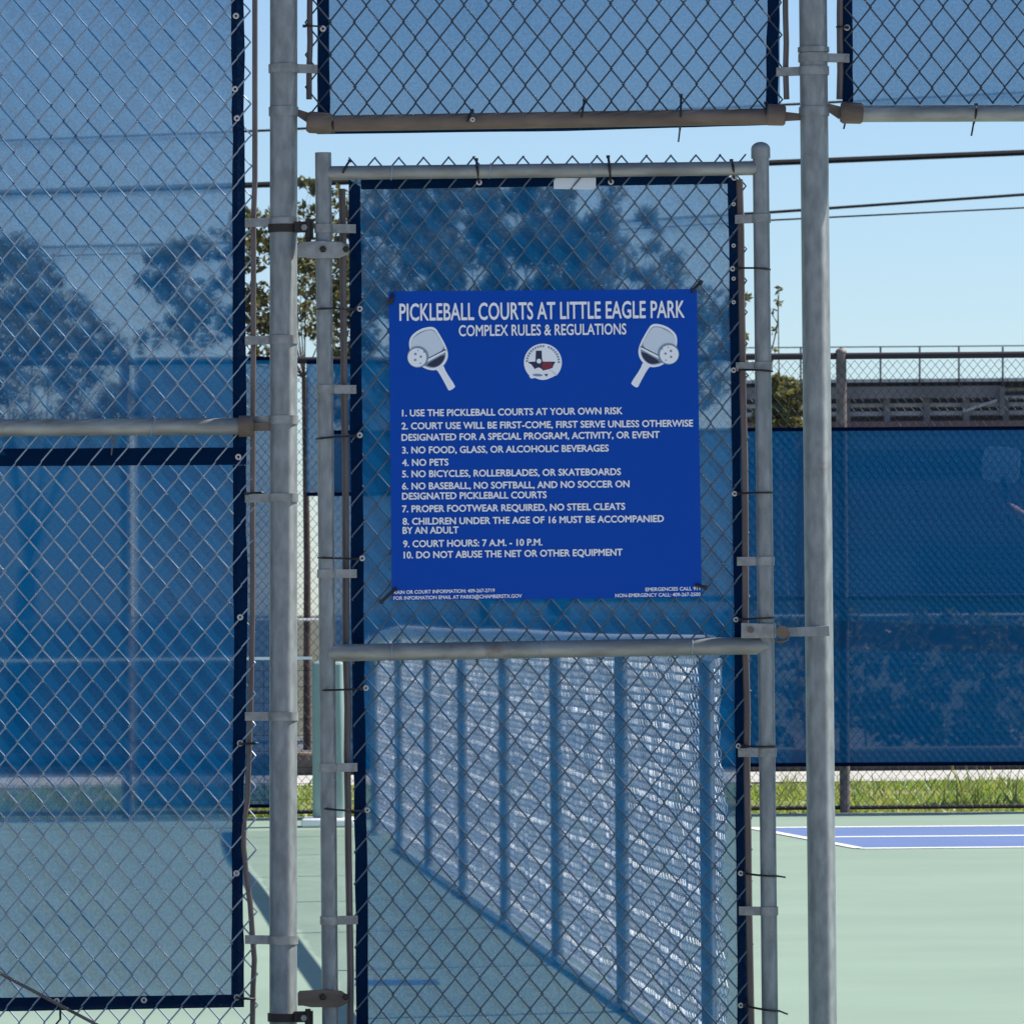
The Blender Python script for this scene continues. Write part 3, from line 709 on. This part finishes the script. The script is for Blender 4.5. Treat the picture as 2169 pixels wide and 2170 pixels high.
for (px, y0_, y1_) in ((1011, 338, 384), (1290, 332, 383), (1551, 340, 374)):
    tie(sg, P(px - 2, y0_, YGM - .004), P(px + 3, y1_, YGM - .006), .045, .0032); grommet(sg, P(px + 4, y1_ + 2, YW - .006), .007)
tie(sg, P(741, 341, YGM - .004), P(721, 380, YGM - .006), .045, .0032)
for py in (432, 520, 590, 640): grommet(sg, P(1554, py, YW - .006), .005)

# ================================================================== THE SIGN
YSN = YGM - .013
TLc, TRc, BRc, BLc = (823.5, 617), (1476, 612), (1486.5, 1266), (830, 1273)
sn = empty('rules_sign', P(1155, 1270, YSN), 'square blue court rules sign with white lettering hung on the gate', 'sign')
def sag(px, py):
    """the thin board bows a little between its corner ties"""
    u = (px - 828) / 655; v = (py - 615) / 655
    return .0035 * math.sin(math.pi * min(1, max(0, u))) * (.5 + .5 * v) + .0012 * math.sin(u * 7 + 1) * v * v + .0016 * max(0, u - .8) * max(0, v - .75) * 20
def spp(px, py, lift): return P(px, py, YSN - lift - sag(px, py))
b = MB(); NB = 24
for lift in (0, -.0025):
    for j_ in range(NB + 1):
        for i_ in range(NB + 1):
            u, v = i_ / NB, j_ / NB
            x_ = (TLc[0] * (1 - u) + TRc[0] * u) * (1 - v) + (BLc[0] * (1 - u) + BRc[0] * u) * v
            y_ = (TLc[1] * (1 - u) + TRc[1] * u) * (1 - v) + (BLc[1] * (1 - u) + BRc[1] * u) * v
            b.v.append(spp(x_, y_, lift))
NN = (NB + 1) ** 2
for k_ in (0, NN):
    for j_ in range(NB):
        for i_ in range(NB):
            a = k_ + j_ * (NB + 1) + i_; b.face((a, a + 1, a + NB + 2, a + NB + 1))
edge = [i_ for i_ in range(NB)] + [i_ * (NB + 1) + NB for i_ in range(NB)] + [NN - 1 - i_ for i_ in range(NB)] + [(NB - i_) * (NB + 1) for i_ in range(NB)]
for q in range(len(edge)):
    a, c = edge[q], edge[(q + 1) % len(edge)]; b.face((a, c, c + NN, a + NN))
b.build('board', M['blue'], sn)
def poly(name, pts, m_, parent, lift=.0004, th=.0003):
    b = MB(); b.prism([spp(x, y, lift) for x, y in pts], (0, th, 0))
    return b.build(name, m_, parent, False)
def circle(cx, cy, r, n=28, sy=1): return [(cx + math.cos(2 * math.pi * i / n) * r, cy + math.sin(2 * math.pi * i / n) * r * sy) for i in range(n)]
dg = bpy.context.evaluated_depsgraph_get
def text(s, x0, x1, ya, yb_, cap, bold, m_=None, parent=sn, name='lettering', lift=.0014):
    """one line of lettering; x0..x1 and the mid-height ya (left) .. yb_ (right) in photograph pixels, cap height in pixels"""
    cu = bpy.data.curves.new('txt', 'FONT'); cu.body = s; cu.size = 1; cu.resolution_u = 3
    o = bpy.data.objects.new('txt', cu); COL.objects.link(o)
    bpy.context.view_layer.update()
    me = bpy.data.meshes.new_from_object(o.evaluated_get(dg()))
    bpy.data.objects.remove(o); bpy.data.curves.remove(cu)
    xs = [v.co.x for v in me.vertices]
    mn, mxx = min(xs) - bold, max(xs) + bold
    b = MB()
    for q, (ox, oz) in enumerate(((0, 0), (-bold, 0), (bold, 0), (0, bold * .8), (0, -bold * .8))):
        off = len(b.v)
        for v in me.vertices:
            u = (v.co.x + ox - mn) / (mxx - mn); vv = (v.co.y + oz) / .70
            b.v.append(spp(x0 + (x1 - x0) * u - (vv - .5) * cap * .012, ya + (yb_ - ya) * u + cap * (.5 - vv), lift + q * .00025))
        for f_ in me.polygons: b.face(tuple(off + k_ for k_ in f_.vertices))
    bpy.data.meshes.remove(me)
    return b.build(name, m_ or M['white'], parent, False)
K = 1.1233
def tl(s, x0, x1, ya, yb_, cap, bold=.012): text(s, x0 * K, x1 * K, ya * K, yb_ * K, cap * K, bold)
tl('PICKLEBALL COURTS AT LITTLE EAGLE PARK', 753, 1291, 588.5, 582.5, 32, .021)
tl('COMPLEX RULES & REGULATIONS', 865, 1181, 623.5, 620, 20.5, .022)
for a in (('1. USE THE PICKLEBALL COURTS AT YOUR OWN RISK', 758, 1174, 779, 774.5),
          ('2. COURT USE WILL BE FIRST-COME, FIRST SERVE UNLESS OTHERWISE', 757, 1307, 803.5, 798),
          ('DESIGNATED FOR A SPECIAL PROGRAM, ACTIVITY, OR EVENT', 757, 1244, 825, 819.5),
          ('3. NO FOOD, GLASS, OR ALCOHOLIC BEVERAGES', 758, 1148, 849, 845),
          ('4. NO PETS', 758, 846, 872.5, 871.5),
          ('5. NO BICYCLES, ROLLERBLADES, OR SKATEBOARDS', 758, 1171, 894, 889.5),
          ('6. NO BASEBALL, NO SOFTBALL, AND NO SOCCER ON', 758, 1187, 917, 912.5),
          ('DESIGNATED PICKLEBALL COURTS', 758, 1031, 936, 933),
          ('7. PROPER FOOTWEAR REQUIRED, NO STEEL CLEATS', 758, 1179, 960, 955),
          ('8. CHILDREN UNDER THE AGE OF 16 MUST BE ACCOMPANIED', 759, 1252, 983.5, 978),
          ('BY AN ADULT', 759, 865, 1000.5, 999.5),
          ('9. COURT HOURS: 7 A.M. - 10 P.M.', 760, 1023, 1026, 1022.5),
          ('10. DO NOT ABUSE THE NET OR OTHER EQUIPMENT', 761, 1174, 1047, 1041.5)):
    tl(*a, 12.6, .034)
tl('RAIN OR COURT INFORMATION: 409-267-2719', 743, 933, 1117.5, 1113.5, 6.6, .03)
tl('FOR INFORMATION EMAIL AT PARKS@CHAMBERSTX.GOV', 742, 984, 1128.5, 1124, 6.6, .03)
tl('EMERGENCIES CALL 911', 1217, 1320, 1112, 1110, 6.6, .03)
tl('NON-EMERGENCY CALL: 409-267-2500', 1160, 1321, 1123.5, 1121, 6.6, .03)

Z1 = 5.364
def zp(x, y): return (810 + x / Z1, 600 + y / Z1)
def smoothpoly(pts, it=2):
    for _ in range(it):
        o = []
        for i in range(len(pts)):
            a, c = pts[i], pts[(i + 1) % len(pts)]
            o.append((a[0] * .75 + c[0] * .25, a[1] * .75 + c[1] * .25)); o.append((a[0] * .25 + c[0] * .75, a[1] * .25 + c[1] * .75))
        pts = o
    return pts
def inset(pts, k):
    cx = sum(p[0] for p in pts) / len(pts); cy = sum(p[1] for p in pts) / len(pts)
    return [(cx + (x - cx) * k, cy + (y - cy) * k) for x, y in pts]
head = [(470, 505), (590, 490), (650, 580), (735, 735), (750, 850), (690, 950), (600, 995), (500, 980), (420, 930), (340, 860), (300, 720), (310, 620), (380, 550)]
face_in = [(505, 545), (575, 548), (620, 610), (700, 745), (510, 850), (400, 880), (335, 700), (350, 640), (410, 592)]
stripe = [(480, 912), (715, 785), (718, 760), (470, 885)]
wedge = [(495, 925), (712, 800), (700, 870), (650, 930), (590, 955), (530, 945)]
handle = [(600, 975), (690, 925), (722, 1010), (828, 1165), (818, 1190), (768, 1222), (745, 1212), (735, 1185), (640, 1010)]
def emblem(mirror, label):
    def mp(p):
        x, y = zp(*p)
        return (2301 - x, y - 6.5) if mirror else (x, y)
    pe = poly('paddle_emblem', [mp(p) for p in smoothpoly(head, 2)], M['white'], sn, .0004)
    pe['label'] = label
    poly('emblem_handle', [mp(p) for p in smoothpoly(handle, 1)], M['white'], pe, .0005)
    poly('emblem_rim', [mp(p) for p in inset(smoothpoly(head, 2), .885)], M['grey'], pe, .0008)
    poly('emblem_face', [mp(p) for p in inset(smoothpoly(face_in, 2), 1.10)], M['pale'], pe, .0012)
    poly('emblem_gap', [mp(p) for p in ((470, 905), (722, 770), (716, 748), (460, 880))], M['navy'], pe, .0016)
    poly('emblem_wedge', [mp(p) for p in smoothpoly(wedge, 1)], M['navy'], pe, .0016)
    poly('emblem_stripe', [mp(p) for p in stripe], M['white'], pe, .0020)
    poly('emblem_ball_outline', [mp(p) for p in circle(403, 838, 122)], M['grey'], pe, .0024)
    poly('emblem_ball', [mp(p) for p in circle(395, 845, 106)], M['white'], pe, .0028)
    for (x, y, r_) in ((375, 805, 15), (437, 835, 14), (373, 873, 14), (475, 780, 10), (432, 910, 8), (405, 765, 7)):
        poly('emblem_ball_hole', [mp(p) for p in circle(x, y, r_, 12)], M['grey'], pe, .0032)
emblem(False, 'left paddle and ball emblem'); emblem(True, 'right paddle and ball emblem, mirrored')
Z2 = 16.09
def sp2(x, y): return (1090 + x / Z2, 720 + y / Z2)
out = []
for i in range(40):
    a = -math.pi * 1.25 + math.pi * 1.5 * i / 39
    out.append((965 + 645 * math.cos(a), 770 + 640 * math.sin(a)))
out = [p for p in out] + [(1465, 1180), (1290, 1270), (1100, 1350), (960, 1370), (830, 1350), (700, 1300), (560, 1320), (500, 1250)]
seal = poly('seal', [sp2(*p) for p in out], M['white'], sn, .0004)
tex = [(725, 370), (925, 370), (935, 640), (960, 745), (1380, 745), (1375, 790), (1340, 830), (1290, 960), (1130, 1010), (970, 1050), (920, 990), (870, 960), (740, 960), (690, 1005), (620, 900), (560, 830), (470, 790), (480, 755), (710, 740)]
poly('seal_state', [sp2(*p) for p in tex], M['navy'], seal, .0008)
poly('seal_field', [sp2(*p) for p in ((960, 765), (1250, 765), (1300, 850), (1270, 940), (1120, 985), (985, 1030), (930, 900))], M['maroon'], seal, .0012)
poly('seal_star', [sp2(*p) for p in circle(830, 725, 80, 16)], M['white'], seal, .0016)
poly('seal_notch', [sp2(*p) for p in smoothpoly([(740, 985), (800, 935), (870, 960), (900, 1030), (800, 1060)], 1)], M['white'], seal, .0016)
poly('seal_mark', [sp2(*p) for p in ((1010, 1180), (1140, 1165), (1090, 1255))], M['navy'], seal, .0016)
poly('seal_banner', [sp2(*p) for p in smoothpoly([(600, 1170), (800, 1150), (960, 1190), (940, 1240), (800, 1250), (640, 1230)], 1)], M['grey'], seal, .0008)
rs = random.Random(3); ring = MB()
for i in range(19):
    a = math.pi * (1.02 + 0.98 * i / 18)
    if i == 10: continue
    c_ = (965 + 545 * math.cos(a), 760 + 545 * math.sin(a)); t_ = (-math.sin(a), math.cos(a)); n_ = (math.cos(a), math.sin(a))
    pts_ = [sp2(c_[0] + t_[0] * u * 30 + n_[0] * v * 38, c_[1] + t_[1] * u * 30 + n_[1] * v * 38) for u, v in ((-1, -1), (1, -1), (1, 1), (-1, 1))]
    ring.prism([spp(x, y, .0008) for x, y in pts_], (0, .0003, 0))
ring.build('seal_ring', M['grey'], seal, False)
# ties at the four corners
for (x, y, ex, ey) in ((832, 624, 828, 640), (1466, 617, 1484, 598), (1474, 1240, 1494, 1245), (838, 1248, 808, 1275)):
    b = MB(); a = P(x, y, YSN - .003); c = P(ex, ey, YSN - .003)
    b.tube([a + Vector((0, .003, 0)), a + Vector((0, -.004, 0)), a.lerp(c, .5) + Vector((0, -.006, 0)), c, c + Vector((0, .008, 0))], .0042, 7)
    b.box(c, (.011, .009, .011), Matrix.Rotation(uni(0, 1), 3, 'Y')); b.build('cable_tie', M['black'], sn)

# ================================================================== DIVIDER FENCE on the court
def dv(d): return Vector((.496 - .0728 * (d - 15.86), d, 0))
dvd = empty('divider_fence', dv(15.86), 'low chain link divider fence with a white capped rail running away across the court', 'fence')
DH = 1.09; D0, D1 = 15.86, 34.0
n_ = 0; d = D0
while d <= D1:
    p = dv(d); b = MB(); b.tube([p, p + Vector((0, 0, DH - .02))], .020, 12); b.ball(p + Vector((0, 0, .01)), .05, 12, 4, (1, 1, .4), 0, .5)
    b.build('post', M['galv'], dvd); d += 2.44
pts = [dv(d_) + Vector((0, 0, DH + .003 * math.sin(d_ * .9))) for d_ in [D0 - .1 + (D1 - 3.6 - D0) * i / 26 for i in range(27)]]
e = dv(D1 - 2.0) + Vector((0, 0, DH - .03)); e2 = dv(D1 - .2) + Vector((0, 0, DH - .09))
b = MB(); b.tube(pts + [e, e2], .033, 14); b.build('rail_cap', M['cap'], dvd)
dirv = Vector((-.0728, 1, 0)).normalized(); nv = Vector((dirv.y, -dirv.x, 0)); o0 = dv(D0)
def dax(x, y, z):
    if 0.06 < z: y += .006 * math.sin(x * 6.3 + z * 11 + math.sin(x * 1.7) * 2) + .005 * math.sin(x * 2.6 - z * 17) + .003 * math.sin(x * 17 + z * 5)
    return o0 + dirv * x + nv * (y + .04) + Vector((0, 0, z))
chain(0, D1 - D0, .03, DH - .01, (0, .03), .048, .047, 0, .0028, .0019, '/', 5, dax, .0009, .0012).build('wire_mesh', M['wire_bright'], dvd)
b = MB(); b.tube([dax(0, -.035, .02), dax(D1 - D0 - 3, -.035, .02)], .014, 10); b.build('bottom_rail', M['cap'], dvd)

# ================================================================== FAR FENCE
YF = 36.0
ff = empty('chain_link_fence', Vector((0, YF, 0)), 'chain link fence with a dark top rail across the far end of the court', 'fence')
zt = P(1085, 760, YF).z
for px, zx in ((-420, 0), (268, .07), (1028, 0), (1788, .02), (2548, 0)):
    p = P(px, 1500, YF); b = MB(); b.tube([(p.x, YF, -.02), (p.x, YF, zt + zx)], .031, 14); b.ball((p.x, YF, zt + zx), .034, 14, 5, (1, 1, .8), 0, .5)
    b.build('post', M['rustpost'], ff)
k = MB(); k.tube([Vector((P(-430, 0, YF).x, YF, zt)), Vector((P(2700, 0, YF).x, YF, zt))], .020, 10); k.build('top_rail', M['rail_dk'], ff)
k = MB(); zm = P(1085, 1272, YF).z; k.tube([Vector((P(1028, 0, YF).x, YF, zm)), Vector((P(2700, 0, YF).x, YF, zm))], .018, 10); k.build('mid_rail', M['rail_dk'], ff)
k = MB(); k.tube([Vector((P(-430, 0, YF).x, YF, .03)), Vector((P(2700, 0, YF).x, YF, .03))], .012, 8); k.build('bottom_wire', M['rail_dk'], ff)
chain(P(-430, 0, YF).x, P(2600, 0, YF).x, .03, zt, (0, .03), .0495, .060, YF - .035, .003, .0015, '/', 4, None, .001).build('wire_mesh', M['wire_backlit'], ff)
YFS = YF - .05
def far_screen(x0, x1, y0, y1, label, seed):
    o = empty('windscreen', P((x0 + x1) / 2, y1, YFS), label, 'windscreen', 'blue windscreens on the far fence')
    dz = lambda x: (x - (x0 + x1) / 2) * -.006
    cloth_panel(P(x0, y0 + dz(x0), YFS), P(x1, y0 + dz(x1), YFS), P(x1, y1 + dz(x1), YFS), P(x0, y1 + dz(x0), YFS), 24, 16, .006, seed).build('mesh_fabric', M['screen_far'], o)
    for (ya, yb_) in ((y0 - 1, y0 + 7), (y1 - 7, y1 + 1)):
        strip(wob([(x0, ya + dz(x0)), (x1, ya + dz(x1))], .4, 14, seed), wob([(x0, yb_ + dz(x0)), (x1, yb_ + dz(x1))], .4, 14, seed + 1), YFS - .02).build('hem', M['hem_far'], o)
    return o
far_screen(-430, 262, 905, 1625, 'low far windscreen seen through the left fence, left of its thin post', 51)
far_screen(284, 628, 757, 1712, 'full height far windscreen seen through the left fence, right of its thin post', 52)
far_screen(649, 850, 764, 1050, 'short upper far windscreen in the gap beside the hinge side of the gate', 53)
far_screen(690, 2650, 907, 1624, 'long dark blue far windscreen showing right of the gate in front of the bleachers', 54)

# white rail beyond the far fence
b = MB(); b.tube([P(-400, 1321, 47.5), P(2600, 1299, 47.5)], .012, 6)
for px in (-200, 700, 1500, 2400): b.tube([P(px, 1310, 47.5), Vector((P(px, 1310, 47.5).x, 47.5, -.02))], .012, 6)
tag(b.build('handrail', M['cap']), 'thin white handrail showing faintly through the far windscreen', 'handrail')

# ================================================================== NET at the far end, left
YN = 34.4
nt_ = empty('court_net', P(690, 1750, YN).xy.to_3d(), 'court net with pale green padded post beyond the hinge side of the gate', 'net')
p = P(697, 1750, YN); zt_ = P(697, 1402, YN).z
b = MB(); w_ = .088
b.box((p.x, YN, zt_ / 2 + .02), (w_ * 2, .16, zt_ - .04)); b.build('padded_post', M['padgreen'], nt_, bevel=.02)
b = MB(); b.box((p.x, YN - .02, .025), (.30, .34, .05)); b.build('base', M['cap'], nt_, bevel=.015)
b = MB(); xa = P(-600, 1400, YN).x
b.box(((xa + p.x - w_) / 2, YN, zt_ + .02), (p.x - w_ - xa, .012, .016)); b.build('net_tape', M['cap'], nt_)
b = MB()
for i in range(int((p.x - w_ - xa) / .09)):
    x = p.x - w_ - i * .09; b.tube([(x, YN, .06), (x, YN, zt_)], .0014, 3)
for k in range(10): b.tube([(xa, YN, .06 + k * .09), (p.x - w_, YN, .06 + k * .09)], .0014, 3)
b.build('netting', M['netblack'], nt_)

# ================================================================== PLAYER just outside the right edge, arm and paddle in view
YPp = 37.2
hand = P(2143, 1078, YPp); elbow = P(2262, 1150, YPp) ; sh = Vector((elbow.x + .17, YPp + .05, 1.43))
bx = sh.x + .03
def skin_body(name, chains, mat_, parent=None, sub=2):
    vs, es, rs_ = [], [], []
    idx = {}
    def vid(key, p, r):
        if key not in idx: idx[key] = len(vs); vs.append(tuple(p)); rs_.append(r)
        return idx[key]
    for ch in chains:
        prev = None
        for (key, p, r) in ch:
            i = vid(key, p, r)
            if prev is not None and prev != i: es.append((prev, i))
            prev = i
    me = bpy.data.meshes.new(name); me.from_pydata(vs, es, []); me.materials.append(mat_)
    o = bpy.data.objects.new(name, me); COL.objects.link(o)
    sk = o.modifiers.new('skin', 'SKIN'); sk.use_smooth_shade = True
    me.skin_vertices.new() if not me.skin_vertices else None
    for i, r in enumerate(rs_): me.skin_vertices[0].data[i].radius = (r, r)
    me.skin_vertices[0].data[0].use_root = True
    ss = o.modifiers.new('sub', 'SUBSURF'); ss.levels = sub; ss.render_levels = sub
    if parent is not None:
        o.parent = parent; o.matrix_parent_inverse = Matrix.Translation(parent.location).inverted()
    return o
V = Vector
yb = YPp + .05
pel = V((bx + .05, yb, .92))
fing = []
grip = hand + V((-.012, -.01, .02))
wrist = hand.lerp(elbow, .22)
ch = [
 [('pel', pel, .13), ('wst', pel + V((0, 0, .2)), .12), ('chs', pel + V((-.01, 0, .42)), .14), ('nck', pel + V((-.02, 0, .57)), .055), ('hd1', pel + V((-.03, 0, .67)), .075), ('hd2', pel + V((-.035, 0, .77)), .088), ('hd3', pel + V((-.03, 0, .84)), .06)],
 [('chs', None, 0), ('shr', sh + V((0, -.14, .02)), .06), ('elb', elbow + V((0, -.05, 0)), .045), ('wr', wrist, .03), ('palm', hand, .034)],
 [('chs', None, 0), ('shl', sh + V((.06, .2, .0)), .06), ('ell', sh + V((.1, .27, -.27)), .045), ('wrl', sh + V((-.08, .3, -.42)), .03), ('hl', sh + V((-.15, .3, -.45)), .035)],
 [('pel', None, 0), ('hpr', pel + V((0, -.1, -.06)), .095), ('knr', pel + V((-.08, -.14, -.45)), .06), ('anr', pel + V((-.02, -.16, -.84)), .04), ('ftr', pel + V((-.17, -.17, -.885)), .035)],
 [('pel', None, 0), ('hpl', pel + V((0, .1, -.06)), .095), ('knl', pel + V((.0, .15, -.45)), .06), ('anl', pel + V((.14, .17, -.84)), .04), ('ftl', pel + V((-.01, .18, -.885)), .035)]]
known = {}
for c_ in ch:
    for i, (k_, p_, r_) in enumerate(c_):
        if p_ is None: c_[i] = (k_, known[k_][0], known[k_][1])
        else: known[k_] = (p_, r_)
for q in range(4):                              # fingers closing round the paddle handle
    b0 = hand + V((-.012 - .004 * q, -.022, .026 - .017 * q))
    ch.append([('palm', hand, .034), ('f%da' % q, b0, .0095), ('f%db' % q, b0 + V((-.022, .004, .004)), .009), ('f%dc' % q, b0 + V((-.030, .024, .004)), .0085), ('f%dd' % q, b0 + V((-.014, .036, .002)), .0075)])
ch.append([('palm', hand, .034), ('ta', hand + V((.0, .022, .018)), .011), ('tb', hand + V((-.022, .026, .036)), .009), ('tc', hand + V((-.036, .008, .044)), .0075)])
pr = empty('person', V((pel.x, yb, 0)), 'person behind the far windscreen at the right edge, bare forearm holding up a paddle', 'person')
skin_body('body', ch, M['skin'], pr)
b = MB(); b.ball(pel + V((-.015, 0, .80)), .105, 14, 8, (1.05, .9, 1), .02, .5); b.build('hair', M['hair'], pr)
b = MB(); b.tube([pel + V((0, 0, -.02)), pel + V((0, 0, .2)), pel + V((-.01, 0, .40)), pel + V((-.015, 0, .52))], [.165, .155, .175, .075], 18); b.build('shirt', M['shirt'], pr)
b = MB()
for (s_, kx) in ((-1, -.05), (1, 0)):
    b.tube([pel + V((0, .06 * s_, .02)), pel + V((kx * .5, .11 * s_, -.15)), pel + V((kx, .13 * s_, -.36))], [.13, .12, .105], 16)
b.build('shorts', M['shorts'], pr)
for (x_, y_) in ((-.09, -.165), (.07, .175)):
    b = MB(); b.box(pel + V((x_, y_, -.88)), (.28, .10, .085)); b.build('shoe', M['shoe'], pr, bevel=.03)
pd = empty('pickleball_paddle', hand, 'pale square paddle held up at the right edge, blurred behind the far windscreen', 'paddle')
cx_, cz_ = P(2121, 984, YPp).x, P(2121, 984, YPp).z
def pdl(hw, hh, y0, th, name, m_):
    pts_ = smoothpoly([(-hw, -hh), (hw, -hh), (hw, hh), (-hw, hh)], 1)
    pts_ = smoothpoly([(-hw * .82, -hh), (hw * .82, -hh), (hw, -hh * .7), (hw, hh * .7), (hw * .75, hh), (-hw * .75, hh), (-hw, hh * .7), (-hw, -hh * .7)], 2)
    ca, sa = math.cos(-.10), math.sin(-.10)
    b = MB(); b.prism([(cx_ + x * ca - z * sa, YPp + y0, cz_ + x * sa + z * ca) for x, z in pts_], (0, th, 0)); return b.build(name, m_, pd, False)
pdl(.114, .107, -.02, .016, 'edge_guard', M['paddleedge']); pdl(.103, .096, -.0225, .021, 'face', M['paddleface'])
b = MB(); b.tube([V((cx_ + .008, YPp - .012, cz_ - .075)), hand + V((-.014, -.004, 0)), hand + V((-.004, -.002, -.06))], [.02, .016, .017], 10); b.build('handle', M['netblack'], pd)
